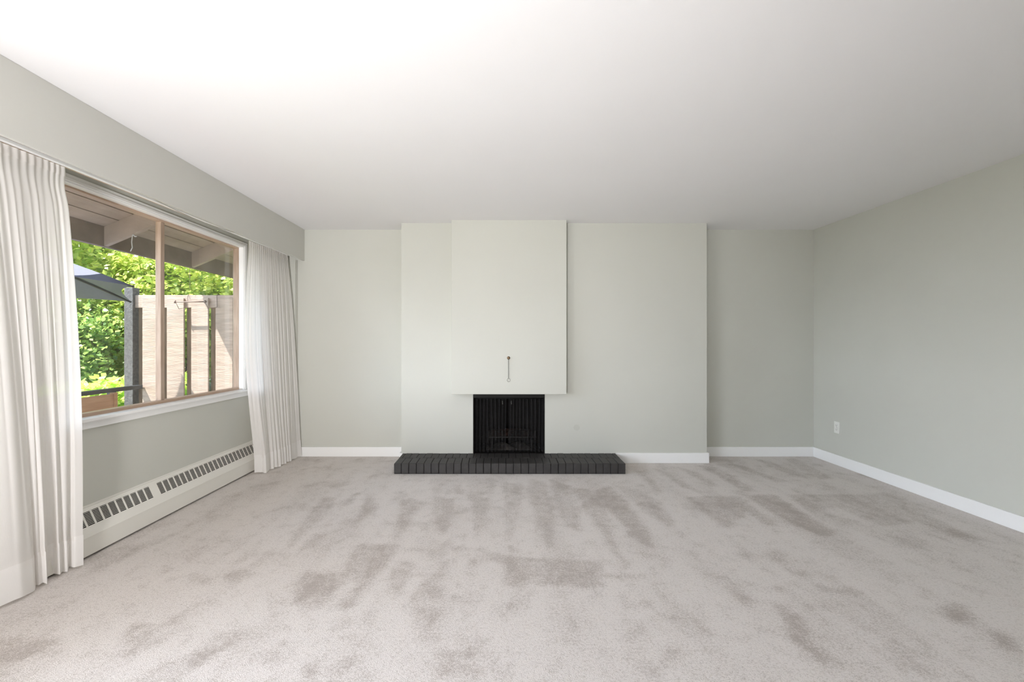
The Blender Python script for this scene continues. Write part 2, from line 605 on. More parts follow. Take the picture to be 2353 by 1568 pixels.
    C([(830, 1060), (1000, 895), (1190, 888), (1060, 960), (900, 1075)], .7)
    C([(840, 560), (960, 500), (920, 550), (850, 600)], .55)
    C([(400, 560), (700, 480), (900, 420), (860, 440), (620, 540), (420, 640)], .45)
    C([(380, 1010), (440, 1000), (350, 1050)], .6)
    C([(1400, 1040), (1450, 1040), (1430, 1120), (1390, 1120)], .7)
    C([(2000, 990), (2180, 990), (2200, 1110), (1990, 1120)], .75)
    C([(1870, 800), (2040, 790), (1960, 930), (1900, 900)], .5)
    C([(1270, 960), (1350, 930), (1250, 1070), (1220, 1060)], .65)
    C([(1080, 590), (1230, 450), (1160, 560)], .5)
    return out


def build_floor():
    x0, x1, y0, y1 = XL - .02, XR + .01, 1.25, YB + .3
    st = 0.0125
    nx = int((x1 - x0) / st) + 1
    ny = int((y1 - y0) / st) + 1
    xs = np.linspace(x0, x1, nx)
    ys = np.linspace(y0, y1, ny)
    X, Y = np.meshgrid(xs, ys)
    acc = np.zeros_like(X)
    for poly, a in floor_polys():
        inside = np.zeros(X.shape, bool)
        n = len(poly)
        for i in range(n):
            (xa, ya), (xb, yb) = poly[i], poly[(i + 1) % n]
            if ya == yb:
                continue
            c = ((ya > Y) != (yb > Y)) & (X < (xb - xa) * (Y - ya) / (yb - ya) + xa)
            inside ^= c
        acc = np.maximum(acc, inside * a * 0.62)
    for _ in range(4):          # soften the nap's edges
        for ax in (0, 1):
            acc = (np.roll(acc, 1, ax) + acc * 2 + np.roll(acc, -1, ax)) / 4
    verts = np.column_stack([X.ravel(), Y.ravel(), np.zeros(X.size)])
    idx = np.arange(nx * ny).reshape(ny, nx)
    q = np.column_stack([idx[:-1, :-1].ravel(), idx[:-1, 1:].ravel(), idx[1:, 1:].ravel(), idx[1:, :-1].ravel()])
    base = len(verts)
    extra = np.array([[x0, YF - .05, 0], [x1, YF - .05, 0], [x1, y0, 0], [x0, y0, 0]])
    verts = np.vstack([verts, extra])
    q = np.vstack([q, [[base, base + 1, base + 2, base + 3]]])
    me = bpy.data.meshes.new('floor')
    me.vertices.add(len(verts))
    me.vertices.foreach_set('co', verts.astype('f').ravel())
    me.loops.add(q.size)
    me.loops.foreach_set('vertex_index', q.astype('i').ravel())
    me.polygons.add(len(q))
    me.polygons.foreach_set('loop_start', np.arange(0, q.size, 4).astype('i'))
    me.update(calc_edges=True)
    at = me.attributes.new('pile', 'FLOAT', 'POINT')
    at.data.foreach_set('value', np.concatenate([acc.ravel(), np.zeros(4)]).astype('f'))
    me.materials.append(M_carpet)
    o = bpy.data.objects.new('floor', me)
    COL.objects.link(o)
    tag(o, kind='structure', label='taupe cut pile carpet with vacuum marks')


build_floor()

# ------------------------------------------------------------------ shell
T = 0.14
TW = 0.088
m = MB()
m.box(XL - T, XR + T, YF - T, YB + T, CEIL, CEIL + .1)
tag(m.build('ceiling', M_ceil), kind='structure', label='plain white painted ceiling')

m = MB()     # window wall with its two openings
m.box(XL - TW, XL, WY0, WY1, -.3, WZ0 - .02)
m.box(XL - TW, XL, WY0, WY1, WZ1, CEIL)
m.box(XL - TW, XL, WY1, YB + T, -.3, CEIL)
m.box(XL - TW, XL, DY1, WY0, -.3, CEIL)
m.box(XL - TW, XL, DY0, DY1, DZ1, CEIL)
m.box(XL - TW, XL, DY0, DY1, -.3, -.001)
m.box(XL - TW, XL, YF - T, DY0, -.3, CEIL)
tag(m.build('wall_left', M_wall), kind='structure', label='sage grey wall that holds the window')

m = MB()
m.box(XR, XR + T, YF - T, YB + T, -.1, CEIL)
tag(m.build('wall_right', M_wall), kind='structure', label='plain sage grey right wall')

m = MB()
m.box(XL - T, FX0 - .12, YB, YB + T, -.1, CEIL)
m.box(FX1 + .12, XR + T, YB, YB + T, -.1, CEIL)
m.box(FX0 - .12, FX1 + .12, YB, YB + T, FZ + .1, CEIL)
tag(m.build('wall_back', M_wall), kind='structure', label='sage grey far wall seen in both alcoves')

m = MB()
RX0, RX1, RZ0, RZ1 = -2.0, 0.8, 0.65, 2.05
m.box(XL - T, RX0, YF - T, YF, -.1, CEIL)
m.box(RX1, XR + T, YF - T, YF, -.1, CEIL)
m.box(RX0, RX1, YF - T, YF, -.1, RZ0)
m.box(RX0, RX1, YF - T, YF, RZ1, CEIL)
tag(m.build('wall_front', M_wall), kind='structure', label='wall behind the camera')

m = MB()     # chimney chase, solid around the fireplace opening
m.box(CX0, FX0, YC, YB, 0, CEIL)
m.box(FX1, CX1, YC, YB, 0, CEIL)
m.box(FX0, FX1, YC, YB, FZ, CEIL)
tag(m.build('wall_chimney', M_wall), kind='structure', label='sage grey chimney wall that steps into the room')

m = MB()
m.box(-0.487, 0.655, 4.509, YC - .0005, 0.711, CEIL)
tag(m.build('wall_breast', M_wall, bevel=0.003), kind='structure', label='projecting panel above the fireplace')

# baseboards
BH, BT = 0.103, 0.017


def base(name, x0, x1, y0, y1, label):
    b = MB()
    b.box(x0, x1, y0, y1, 0.0, BH)
    tag(b.build(name, M_trim, bevel=0.003), kind='structure', label=label)


base('baseboard_back_left', XL, CX0 - .0005, YB - BT, YB, 'white baseboard of the left alcove')
base('baseboard_back_right', CX1 + .0005, XR - BT - .0005, YB - BT, YB, 'white baseboard of the right alcove')
base('baseboard_right', XR - BT, XR, YF + BT, YB, 'white baseboard along the right wall')
m = MB()
m.prism([(1.170, YC), (1.170, YC - BT), (CX1 + BT, YC - BT), (CX1 + BT, YB - BT - .001), (CX1, YB - BT - .001), (CX1, YC)], 0, BH)
v2 = [(x, z, y) for (x, y, z) in m.v]   # profile is in plan
m.v = v2
tag(m.build('baseboard_chimney', M_trim, bevel=0.003), kind='structure', label='white baseboard at the foot of the chimney wall')
m = MB()
m.box(CX0 - BT, CX0, YC - BT, YB - BT - .001, 0, BH)
m.box(CX0, -0.9945, YC - BT, YC, 0, BH)
tag(m.build('baseboard_chimney_side', M_trim, bevel=0.003), kind='structure', label='short white baseboard return left of the hearth')

# boxed pelmet above the window wall
PX = -2.107
PZ = 2.102
m = MB()
m.box(PX - .019, PX, YF, YB - .001, PZ, CEIL - .0005)
pel = m.build('trim_pelmet', M_pelmet, bevel=0.002)
tag(pel, kind='structure', label='deep sage grey pelmet board under the ceiling')
m = MB()
m.box(XL + .0005, PX - .019, YF, YB - .001, PZ + .20, PZ + .218)
m.build('pelmet_lid', M_pelmet, pel, org=None)

# ------------------------------------------------------------------ window
win = empty('window_1', (XL, 3.3, WZ0))
tag(win, kind='structure', label='two-pane window with tan wood frame and white casing')
CW = 0.065


def wbox(name, dims, mt, parent=win, bevel=0.003, label=None):
    b = MB()
    for d in dims:
        b.box(*d)
    o = b.build(name, mt, parent, bevel=bevel)
    if label:
        o['label'] = label
    return o


wbox('casing', [(XL + .0005, XL + .012, WY1, WY1 + CW, WZ0, WZ1 + .051),
                (XL + .0005, XL + .012, WY0 - CW, WY0, WZ0, WZ1 + .051),
                (XL + .0005, XL + .012, WY0 - .0, WY1, WZ1, WZ1 + .051)], M_trim, label='white casing')
wbox('casing_bead', [(XL + .012, XL + .019, WY1 + .010, WY1 + CW - .02, WZ0, WZ1 + .03),
                     (XL + .012, XL + .019, WY0 - CW + .02, WY0 - .01, WZ0, WZ1 + .03),
                     (XL + .012, XL + .019, WY0 - .01, WY1 + .01, WZ1 + .010, WZ1 + .03)], M_trim)
J = .008
wbox('jamb', [(XL - .033, XL + .001, WY1 - .0005, WY1 + J, WZ0, WZ1 + J),
              (XL - .033, XL + .001, WY0 - J, WY0 + .0005, WZ0, WZ1 + J),
              (XL - .033, XL + .001, WY0, WY1, WZ1 - .0005, WZ1 + J)], M_trim, bevel=0.001, label='white painted jamb')
wf = wbox('wood_frame', [(XL - .086, XL - .033, WY0 - .004, WY1 + .004, WZ1 - .012, WZ1 + .012),
                    (XL - .086, XL - .033, WY0 - .004, WY1 + .004, WZ0 - .012, WZ0 + .020)], M_wood, label='tan varnished wood rails')
wbox('wood_stile', [(XL - .086, XL - .033, WY1 - .004, WY1 + .012, WZ0, WZ1)], M_woodv)
wbox('wood_stile', [(XL - .086, XL - .033, WY0 - .012, WY0 + .012, WZ0, WZ1)], M_woodv)
wbox('mullion', [(XL - .090, XL - .050, 3.296, 3.334, WZ0 + .018, WZ1 - .010)], M_woodv, label='upright wood mullion between the panes')
for (a, b_) in ((WY0 + .01, 3.298), (3.332, WY1 - .003)):
    wbox('pane', [(XL - .078, XL - .075, a, b_, WZ0 + .018, WZ1 - .010)], M_glass, bevel=0)
wbox('sill', [(XL - .050, XL + .045, WY0 - .10, WY1 + .085, WZ0 - .020, WZ0)], M_trim, bevel=0.005, label='white window sill board')
wbox('apron', [(XL + .0005, XL + .018, WY0 - .08, WY1 + .07, WZ0 - .064, WZ0 - .020)], M_trim, label='white apron moulding below the sill')

# unseen patio door and rear window behind the camera, added to let light in
pd = empty('door_1', (XL, (DY0 + DY1) / 2, 0))
tag(pd, kind='structure', label='unseen glazed patio door added behind the camera to let light in')
fr = []
for y in (DY0, (DY0 + DY1) / 2 - .04, DY1 - .08):
    fr.append((XL - .09, XL - .04, y, y + .08, 0.0, DZ1))
fr.append((XL - .09, XL - .04, DY0, DY1, DZ1 - .07, DZ1))
fr.append((XL - .09, XL - .04, DY0, DY1, 0.0, .07))
wbox('door_frame', fr, M_trim, pd)
wbox('door_glass', [(XL - .068, XL - .064, DY0 + .05, DY1 - .05, .05, DZ1 - .05)], M_glass, pd, bevel=0)
rw = empty('window_2', ((RX0 + RX1) / 2, YF, RZ0))
tag(rw, kind='structure', label='unseen window added in the wall behind the camera to let light in')
fr = [(x, x + .06, YF - .10, YF - .05, RZ0, RZ1) for x in (RX0, (RX0 + RX1) / 2 - .03, RX1 - .06)]
fr += [(RX0, RX1, YF - .10, YF - .05, RZ0, RZ0 + .06), (RX0, RX1, YF - .10, YF - .05, RZ1 - .06, RZ1)]
wbox('window_frame', fr, M_trim, rw)
wbox('window_glass', [(RX0 + .04, RX1 - .04, YF - .077, YF - .073, RZ0 + .04, RZ1 - .04)], M_glass, rw, bevel=0)

# ------------------------------------------------------------------ curtain track and cords
tr = empty('curtain_track', (-2.25, 3.3, 2.14))
tag(tr, 'slim pale curtain track tucked behind the pelmet above the window', 'curtain track')


def skew_bar(name, x0, x1, za, zb, h, mt):
    b = MB()
    n = b.box(x0, x1, 1.0, 4.86, 0, h)
    b.v = [(x, y, z + (za if y < 2 else zb)) for (x, y, z) in b.v]
    return b.build(name, mt, tr, bevel=0.002)


skew_bar('rail', -2.262, -2.240, 2.128, 2.149, 0.016, M_trim)
skew_bar('wood_batten', -2.300, -2.268, 2.132, 2.168, 0.030, M_wood)['label'] = 'tan wood batten'
for ya, zb_ in ((1.6, 2.150), (3.2, 2.16), (4.7, 2.17)):
    b = MB()
    b.box(-2.29, -2.25, ya, ya + .04, zb_, PZ + .20)
    b.build('bracket', M_trim, tr)
# slack wire drooping in front of the casing
b = MB()
pts = []
for i in range(25):
    t = i / 24
    pts.append((-2.20, 2.75 + 1.15 * t, 2.150 - .035 * math.sin(PI * t) ** .8))
b.tube(pts, 0.0018, 5)
tag(b.build('slack_cord', M_cord, smooth=True), 'thin slack cord drooping just below the pelmet over the window', 'cord')

dc = empty('drapery_cord', (-2.186, 4.886, .5))
tag(dc, 'pair of thin drapery pull cords hanging beside the far end of the window', 'cord')
for i, dx in enumerate((0.0, 0.014)):
    b = MB()
    b.tube([(-2.198 + dx, 4.886, 2.11), (-2.196 + dx, 4.886, 1.3), (-2.190 + dx * .3, 4.886, .44)], 0.0014, 6)
    b.build('cord', M_cord, dc, smooth=True)
b = MB()
b.lathe([(.002, 0), (.006, .006), (.008, .03), (.005, .04)], (-2.187, 4.886, .40), (0, 0, 1), 12)
b.build('tassel', M_cord, dc, smooth=True)


# ------------------------------------------------------------------ curtains
def resample(poly, n):
    p = np.array(poly, float)
    d = np.r_[0, np.cumsum(np.hypot(*(p[1:] - p[:-1]).T))]
    t = np.linspace(0, d[-1], n)
    q = np.column_stack([np.interp(t, d, p[:, 0]), np.interp(t, d, p[:, 1])])
    k = np.array([1, 2, 3, 2, 1.]) / 9
    for _ in range(2):
        qq = q.copy()
        for c in (0, 1):
            pad = np.r_[[q[0, c]] * 2, q[:, c], [q[-1, c]] * 2]
            qq[:, c] = np.convolve(pad, k, 'valid')
        qq[0], qq[-1] = q[0], q[-1]
        q = qq
    return q


def curtain(name, top, hem, ztop_a, ztop_b, edge, label, n=360, rows=90, hem_h=0.165, flip=False):
    """top, hem: plan polylines (x, y) running from the window side outwards; edge(v): offset of the leading edge in y"""
    T_ = resample(top, n)
    H_ = resample(hem, n)
    u = np.linspace(0, 1, n)
    g_ = np.exp(-np.linspace(-2.4, 2.4, 101) ** 2)
    g_ /= g_.sum()
    HB = np.column_stack([np.convolve(np.r_[2 * H_[0, c] - H_[50:0:-1, c], H_[:, c], 2 * H_[-1, c] - H_[-2:-52:-1, c]], g_, 'valid')
                          for c in (0, 1)])
    V = []
    for r in range(rows + 1):
        v = r / rows                       # 0 top .. 1 hem
        w = v ** 0.8
        P = T_ * (1 - w) + HB * w + (H_ - HB) * v ** 2.4
        # pinch pleats open into soft folds below the heading
        fold = 0.0030 * np.sin(u * 2 * PI * 23 + 2.2 * np.sin(u * 11) + 1.3 * np.sin(v * 2.0)) * (.45 + .55 * np.sin(u * 17) ** 2) * np.exp(-v * 6) \
            + 0.0038 * np.sin(u * 2 * PI * 9 + 1.9 * np.sin(u * 9) + .9 * v) * math.sin(PI * min(1, v * 1.1)) \
            + 0.0022 * np.sin(u * 2 * PI * 27 + 2.4 * np.sin(u * 7) + 2 * v) * math.sin(PI * v)
        x = P[:, 0] + fold
        y = P[:, 1] + edge(v) * (1 - u) ** 2 + 0.005 * np.sin(u * 2 * PI * 19 + 3 * v) * math.sin(PI * v)
        zt = ztop_a + (ztop_b - ztop_a) * u
        zb = 0.012 + 0.004 * np.sin(u * 40)
        z = zt * (1 - v) + zb * v
        V.append(np.column_stack([x, y, z]))
    V = np.array(V)
    o = empty(name, (float(V[-1, :, 0].mean()), float(V[-1, :, 1].mean()), 0.01))
    tag(o, label, 'curtain', 'white curtains at the window')
    hr = int(rows * (1 - hem_h / 2.13))

    def piece(nm, r0, r1, mt, off=0.0):
        b_ = MB()
        sub = V[r0:r1 + 1].copy()
        sub[:, :, 0] += off
        R = r1 - r0 + 1
        b_.v = [tuple(p) for p in sub.reshape(-1, 3)]
        for i in range(R - 1):
            for j in range(n - 1):
                a = i * n + j
                b_.f.append((a, a + 1, a + n + 1, a + n))
        return b_.build(nm, mt, o, smooth=True, fix=False)
    piece('drape', 0, hr + 1, M_sheer)
    piece('hem', hr, rows, M_hem, 0.0025)
    # heading tape
    b_ = MB()
    sub = V[0:3].copy()
    sub[:, :, 0] += 0.003
    b_.v = [tuple(p) for p in sub.reshape(-1, 3)]
    for i in range(2):
        for j in range(n - 1):
            a = i * n + j
            b_.f.append((a, a + 1, a + n + 1, a + n))
    b_.build('heading', M_sheer, o, smooth=True, fix=False)
    return o


far_hem = [(-2.290, 4.232), (-2.24, 4.236), (-2.225, 4.25), (-2.200, 4.235), (-2.183, 4.238), (-2.19, 4.30), (-2.215, 4.366),
           (-2.180, 4.375), (-2.19, 4.40), (-2.165, 4.42), (-2.185, 4.44), (-2.154, 4.469), (-2.185, 4.49), (-2.155, 4.52),
           (-2.180, 4.54), (-2.150, 4.57), (-2.178, 4.595), (-2.148, 4.62), (-2.17, 4.64), (-2.143, 4.657), (-2.158, 4.70), (-2.150, 4.775),
           (-2.15, 4.82), (-2.127, 4.862)]
curtain('curtain', [(-2.262, 4.09), (-2.262, 4.83)], far_hem, 2.140, 2.150,
        lambda v: -0.115 * math.sin(PI * min(1.0, v / 0.93)) ** 1.2,
        'white curtain gathered at the far end of the window beside the left alcove')

near_hem = [(-2.272, 2.477), (-2.289, 2.439), (-2.332, 2.457), (-2.295, 2.411), (-2.325, 2.410), (-2.292, 2.366),
            (-2.340, 2.378), (-2.342, 2.35), (-2.271, 2.278), (-2.306, 2.290), (-2.297, 2.262), (-2.325, 2.274),
            (-2.282, 2.230), (-2.270, 2.157), (-2.29, 2.105), (-2.315, 2.05), (-2.325, 1.98), (-2.27, 1.93), (-2.30, 1.88),
            (-2.26, 1.82), (-2.31, 1.78), (-2.27, 1.72), (-2.31, 1.68), (-2.28, 1.62)]
curtain('curtain', [(-2.262, 2.362), (-2.262, 1.62)], near_hem, 2.132, 2.126,
        lambda v: 0.020 * math.sin(PI * v) - .012 * math.exp(-((v - .05) / .03) ** 2),
        'white curtain gathered at the near end of the window, nearest the left photo edge')

# ------------------------------------------------------------------ baseboard heater
HY0, HY1 = 1.6, 4.84
ht = empty('baseboard_heater', (-2.37, 3.2, 0))
tag(ht, 'long cream metal baseboard heater with slotted sloping top under the window', 'heater')
b = MB()
fx, fz, tx, tz = -2.335, 0.118, -2.402, 0.262
b.prism([(fx, .014), (fx, fz), (fx - .0012, fz), (fx - .0012, .014)], HY0, HY1)
b.box(fx - .014, fx - .0012, HY0, HY1, .014, .0155)
b.build('front_panel', M_heater, ht)
# sloping panel with slots cut through it
b = MB()


def sl(t, y, off=0.0):
    return (fx + (tx - fx) * t - off * .9, y, fz + (tz - fz) * t - off * .4)


cols = []
y = 3.094
while y > HY0 + .15:
    cols.append((y - .044, y))
    y -= .0556
cols.reverse()
y = 3.164
while y < HY1 - .1:
    cols.append((y, y + .044))
    y += .0556
t0, t1, nr = .365, .875, 10
pitch = (t1 - t0) / (nr - .45)
b.quad(sl(0, HY0), sl(0, HY1), sl(t0, HY1), sl(t0, HY0))
b.quad(sl(t1, HY0), sl(t1, HY1), sl(1, HY1), sl(1, HY0))
prev = HY0
for (a, c) in cols:
    b.quad(sl(t0, prev), sl(t0, a), sl(t1, a), sl(t1, prev))
    for k in range(nr - 1):
        ta = t0 + pitch * k + pitch * .70
        tb = t0 + pitch * (k + 1)
        b.quad(sl(ta, a), sl(ta, c), sl(tb, c), sl(tb, a))
    prev = c
b.quad(sl(t0, prev), sl(t0, HY1), sl(t1, HY1), sl(t1, prev))
o = b.build('slotted_top', M_heater, ht, fix=False)
sm = o.modifiers.new('solid', 'SOLIDIFY')
sm.thickness = 0.0012
sm.offset = 1
b = MB()
b.box(XL + .0005, tx, HY0, HY1, tz, tz + .003)
b.box(XL + .0005, XL + .003, HY0, HY1, .01, tz + .014)
b.build('back_plate', M_heater, ht)
b = MB()
b.prism([(XL + .004, .02), (fx - .012, .02), (fx - .012, fz - .012), (tx - .004, tz - .025), (XL + .004, tz - .03)], HY0 + .005, HY1 - .005)  # near-black solid; the shade inside the heater is put into its colour
b.build('dark_filler', M_dark, ht)['label'] = 'dark filler behind the slots, shade of the interior put into its colour'
for yy in (HY0, HY1):
    b = MB()
    b.prism([(XL + .003, .0), (fx, .0), (fx, fz), (tx, tz + .003), (XL + .003, tz + .003)], yy - .002, yy + .002)
    b.build('end_cap', M_heater, ht)

# ------------------------------------------------------------------ brick hearth
HX0, HX1, HYF, HTOP = -0.992, 1.166, 4.233, 0.0975
he = empty('hearth', ((HX0 + HX1) / 2, (HYF + YC) / 2, 0))
tag(he, 'low raised hearth of dark grey painted bricks in front of the fireplace', 'hearth')
bm = bmesh.new()
nb = 31
pw = (HX1 - HX0) / nb
yj = HYF + .208


def brick(x0, x1, y0, y1, z0, z1):
    r = bmesh.ops.create_cube(bm, size=1)
    j = lambda s: random.uniform(-s, s)
    dx, dy, dz = j(.0012), j(.0016), j(.0012)
    ang = j(.012)
    for v in r['verts']:
        c = v.co
        X = (x0 + x1) / 2 + c.x * (x1 - x0) + dx + c.y * (y1 - y0) * ang
        Y = (y0 + y1) / 2 + c.y * (y1 - y0) + dy
        Z = (z0 + z1) / 2 + c.z * (z1 - z0) + (dz if c.z > 0 else 0)
        v.co = (X, Y, Z)


for i in range(nb):
    x0 = HX0 + i * pw
    g = .0048 + random.uniform(-.0014, .0022)
    brick(x0 + g / 2, x0 + pw - g / 2, HYF, yj - .002, 0.004, HTOP)
for i in range(-1, nb):
    x0 = HX0 + (i + .45) * pw
    xa, xb = max(HX0, x0 + .0018), min(HX1, x0 + pw - .0018)
    if xb - xa > .01:
        brick(xa, xb, yj + .002, YC - .001, 0.004, HTOP - .0005)
# inner hearth floor of the firebox
mh = bpy.data.meshes.new('bricks')
bm.to_mesh(mh)
bm.free()
mh.materials.append(M_brick)
ho = bpy.data.objects.new('bricks', mh)
COL.objects.link(ho)
mh.transform(Matrix.Translation(-Vector(he['_w'])))
ho.parent = he
bv = ho.modifiers.new('bevel', 'BEVEL')
bv.width = .004
bv.segments = 2
b = MB()
b.box(HX0 + .003, HX1 - .003, HYF + .004, YC - .002, 0.0, HTOP - .0035)
b.build('mortar', M_mortar, he)['label'] = 'darker mortar joints'

# ------------------------------------------------------------------ fireplace
fp = empty('fireplace', ((FX0 + FX1) / 2, YC + .2, HTOP))
tag(fp, 'black fireplace opening with wire mesh screen below the projecting panel', 'fireplace')
b = MB()
FB = 5.10
b.box(FX0 - .10, FX0, YC + .012, FB + .05, 0, FZ + .08)
b.box(FX1, FX1 + .10, YC + .012, FB + .05, 0, FZ + .08)
b.v = b.v
bx = MB()
e = .0015
# lining as inward panels
bx.box(FX0 + e, FX0 + .012, YC + .006, FB, HTOP - .01, FZ - e)
bx.box(FX1 - .012, FX1 - e, YC + .006, FB, HTOP - .01, FZ - e)
bx.box(FX0 + e, FX1 - e, FB, FB + .03, HTOP - .01, FZ + .05)
bx.box(FX0 + e, FX1 - e, YC + .006, FB, FZ - .014, FZ - e)
bx.box(FX0 + e, FX1 - e, YC + .002, FB, 0.0, HTOP - .004)
bx.build('firebox', M_soot, fp)['label'] = 'soot black firebox'
b = MB()
b.box(FX0 + .001, FX1 - .001, YC + .001, YC + .028, .660, FZ - .001)
b.build('lintel_bar', M_black, fp, bevel=.002)
b = MB()
b.tube([(FX0 + .014, YC + .036, .652), (FX1 - .014, YC + .036, .652)], .005, 8)
b.build('screen_rod', M_black, fp, smooth=True)


def drape(x0, x1, seed):
    r = random.Random(seed)
    n, rows = 160, 12
    b_ = MB()
    ph = [r.uniform(0, 6.28) for _ in range(4)]
    nf = 9 if seed == 1 else 10
    for i in range(rows + 1):
        v = i / rows
        for j in range(n):
            u = j / (n - 1)
            s = (math.sin(2 * PI * nf * (u + .02 * math.sin(5 * u + ph[0])) + ph[1]))
            yy = YC + .042 + .017 * (abs(s) ** .6) * (1 if s > 0 else -1) + .003 * math.sin(31 * u + ph[2])
            b_.v.append((x0 + (x1 - x0) * u + .003 * math.sin(v * 3 + 9 * u), yy, .650 - (.650 - HTOP - .006) * v))
    for i in range(rows):
        for j in range(n - 1):
            a = i * n + j
            b_.f.append((a, a + 1, a + n + 1, a + n))
    return b_.build('mesh_screen', M_mesh, fp, smooth=True, fix=False)


s1 = drape(FX0 + .014, .058, 1)
s2 = drape(.074, FX1 - .014, 2)
for s_, xx in ((s1, .021), (s2, .112)):
    b = MB()
    b.tube([(xx, YC + .024, .628), (xx, YC + .022, .602)], .0028, 8)
    b.lathe([(.002, 0), (.0042, .003), (.0042, .007), (.001, .010)], (xx, YC + .022, .593), (0, 0, 1), 10)
    b.build('screen_pull', M_chain, s_, smooth=True)['label'] = 'small metal pull'

gr = empty('fire_grate', (.09, 4.86, HTOP))
tag(gr, 'iron fire grate with a row of upright prongs standing inside the fireplace', 'grate')
b = MB()
b.box(-.125, .375, 4.758, 4.772, .228, .240)
b.box(-.125, .375, 4.955, 4.967, .205, .217)
b.build('cross_bar', M_iron, gr)
for i in range(8):
    x = -.118 + i * .0685
    b = MB()
    b.tube([(x, 4.975, .20), (x, 4.88, .195), (x, 4.79, .20), (x, 4.765, .235), (x, 4.752, .30)], .0075, 8)
    b.build('prong', M_iron, gr, smooth=True)
for x in (-.09, .33):
    for yy in (4.765, 4.96):
        b = MB()
        b.tube([(x, yy, .20), (x, yy, HTOP)], .008, 8)
        b.build('leg', M_iron, gr, smooth=True)


def log(name, a, c, r, label):
    b_ = MB()
    a, c = Vector(a), Vector(c)
    pts, rr = [], []
    rd = random.Random(label)
    for i in range(14):
        t = i / 13
        pts.append(a.lerp(c, t) + Vector((0, rd.uniform(-.006, .006), rd.uniform(-.006, .006))))
        rr.append(r * (1 + rd.uniform(-.12, .12)) * (.8 if i in (0, 13) else 1))
    b_.tube(pts, rr, 14)
    o_ = b_.build(name, M_char, org=tuple((a + c) / 2), smooth=True)
    tag(o_, label, 'log', 'charred logs on the fire grate')


log('charred_log', (-.10, 4.90, .255), (.34, 4.93, .250), .042, 'charred log lying at the back of the fire grate')
log('charred_log', (-.07, 4.825, .245), (.30, 4.835, .250), .032, 'thinner charred log lying at the front of the fire grate')
b = MB()
n0 = 26
for j in range(12):
    for i in range(n0):
        u, v = i / (n0 - 1), j / 11
        hh = .045 * math.sin(PI * u) ** .5 * math.sin(PI * v) ** .6 * (1 + .5 * math.sin(17 * u + 5 * v))
        b.v.append((-.15 + .54 * u, 4.78 + .22 * v, HTOP - .0035 + max(0, hh)))
for j in range(11):
    for i in range(n0 - 1):
        a = j * n0 + i
        b.f.append((a, a + 1, a + n0 + 1, a + n0))
tag(b.build('ash_heap', M_ash, smooth=True), 'grey ash heap on the firebox floor under the grate', 'ash', kind='stuff')

# damper pull on the panel
dp = empty('damper_pull', (.0798, 4.509, 1.07))
tag(dp, 'brass damper knob with hanging chain and ring on the projecting panel', 'pull chain')
kx, ky = .0798, 4.509
b = MB()
b.lathe([(.0155, 0), (.0155, .003), (.013, .006), (.0085, .007), (.0085, .014), (.011, .017), (.010, .022), (.005, .025)], (kx, ky, 1.0715), (0, -1, 0), 28)
b.build('knob', M_brass, dp, smooth=False)
b = MB()
zt, zb = 1.060, .870
nl = 24
for i in range(nl):
    zc = zt - (zt - zb) * (i + .5) / nl
    L = (zt - zb) / nl * .72
    ring = []
    for k in range(12):
        w = 2 * PI * k / 12
        dx = .0034 * math.cos(w)
        dz = L * math.sin(w)
        ring.append((kx + (dx if i % 2 else 0), ky - .008 + (0 if i % 2 else dx), zc + dz))
    b.tube(ring, .0011, 5, closed=True)
b.build('chain', M_chain, dp, smooth=True)
b = MB()
b.tube([(kx + .0015 + .0155 * math.cos(2 * PI * k / 32), ky - .006, .852 + .0165 * math.sin(2 * PI * k / 32)) for k in range(32)], .0014, 8, closed=True)
b.build('ring', M_ring, dp, smooth=True)

# round blank cover low on the chimney wall
b = MB()
b.lathe([(.030, 0), (.030, .001), (.028, .002)], ((1325 - 1150) * YC / 1046, YC, EYE - (983 - 788) * YC / 1046), (0, -1, 0), 36)
tag(b.build('blank_cover', M_patch, org=((1325 - 1150) * YC / 1046, YC, EYE - (983 - 788) * YC / 1046)),
    'faint round painted blank cover low on the chimney wall right of the fireplace', 'cover plate')

# outlet on the right wall
OY, OZ = 4.556, .373
ot = empty('wall_outlet', (XR, OY, OZ))
tag(ot, 'white duplex outlet on the right wall near the alcove corner', 'outlet')
b = MB()
b.box(XR - .006, XR - .0003, OY - .036, OY + .036, OZ - .058, OZ + .058)
b.build('cover_plate', M_plate, ot, bevel=.0035)
for dz in (-.020, .020):
    b = MB()
    b.lathe([(.0165, 0), (.0165, .002), (.0155, .0028)], (XR - .006, OY, OZ + dz), (-1, 0, 0), 28)
    sk = b.build('socket', M_plate, ot)
    b = MB()
    for dy in (-.0065, .0065):
        b.box(XR - .0094, XR - .0086, OY + dy - .0012, OY + dy + .0012, OZ + dz - .001, OZ + dz + .007)
    b.lathe([(.0025, 0), (.0025, .0008)], (XR - .0086, OY, OZ + dz - .008), (-1, 0, 0), 12)
    b.build('slots', M_dark, sk)
b = MB()
b.lathe([(.003, 0), (.0025, .001)], (XR - .006, OY, OZ), (-1, 0, 0), 12)
b.build('screw', M_chain, ot)

# ------------------------------------------------------------------ outside: eaves
EX = -3.20


def soff(x):                      # underside of the roof boards
    return 2.160 + .42 * (x - EX)


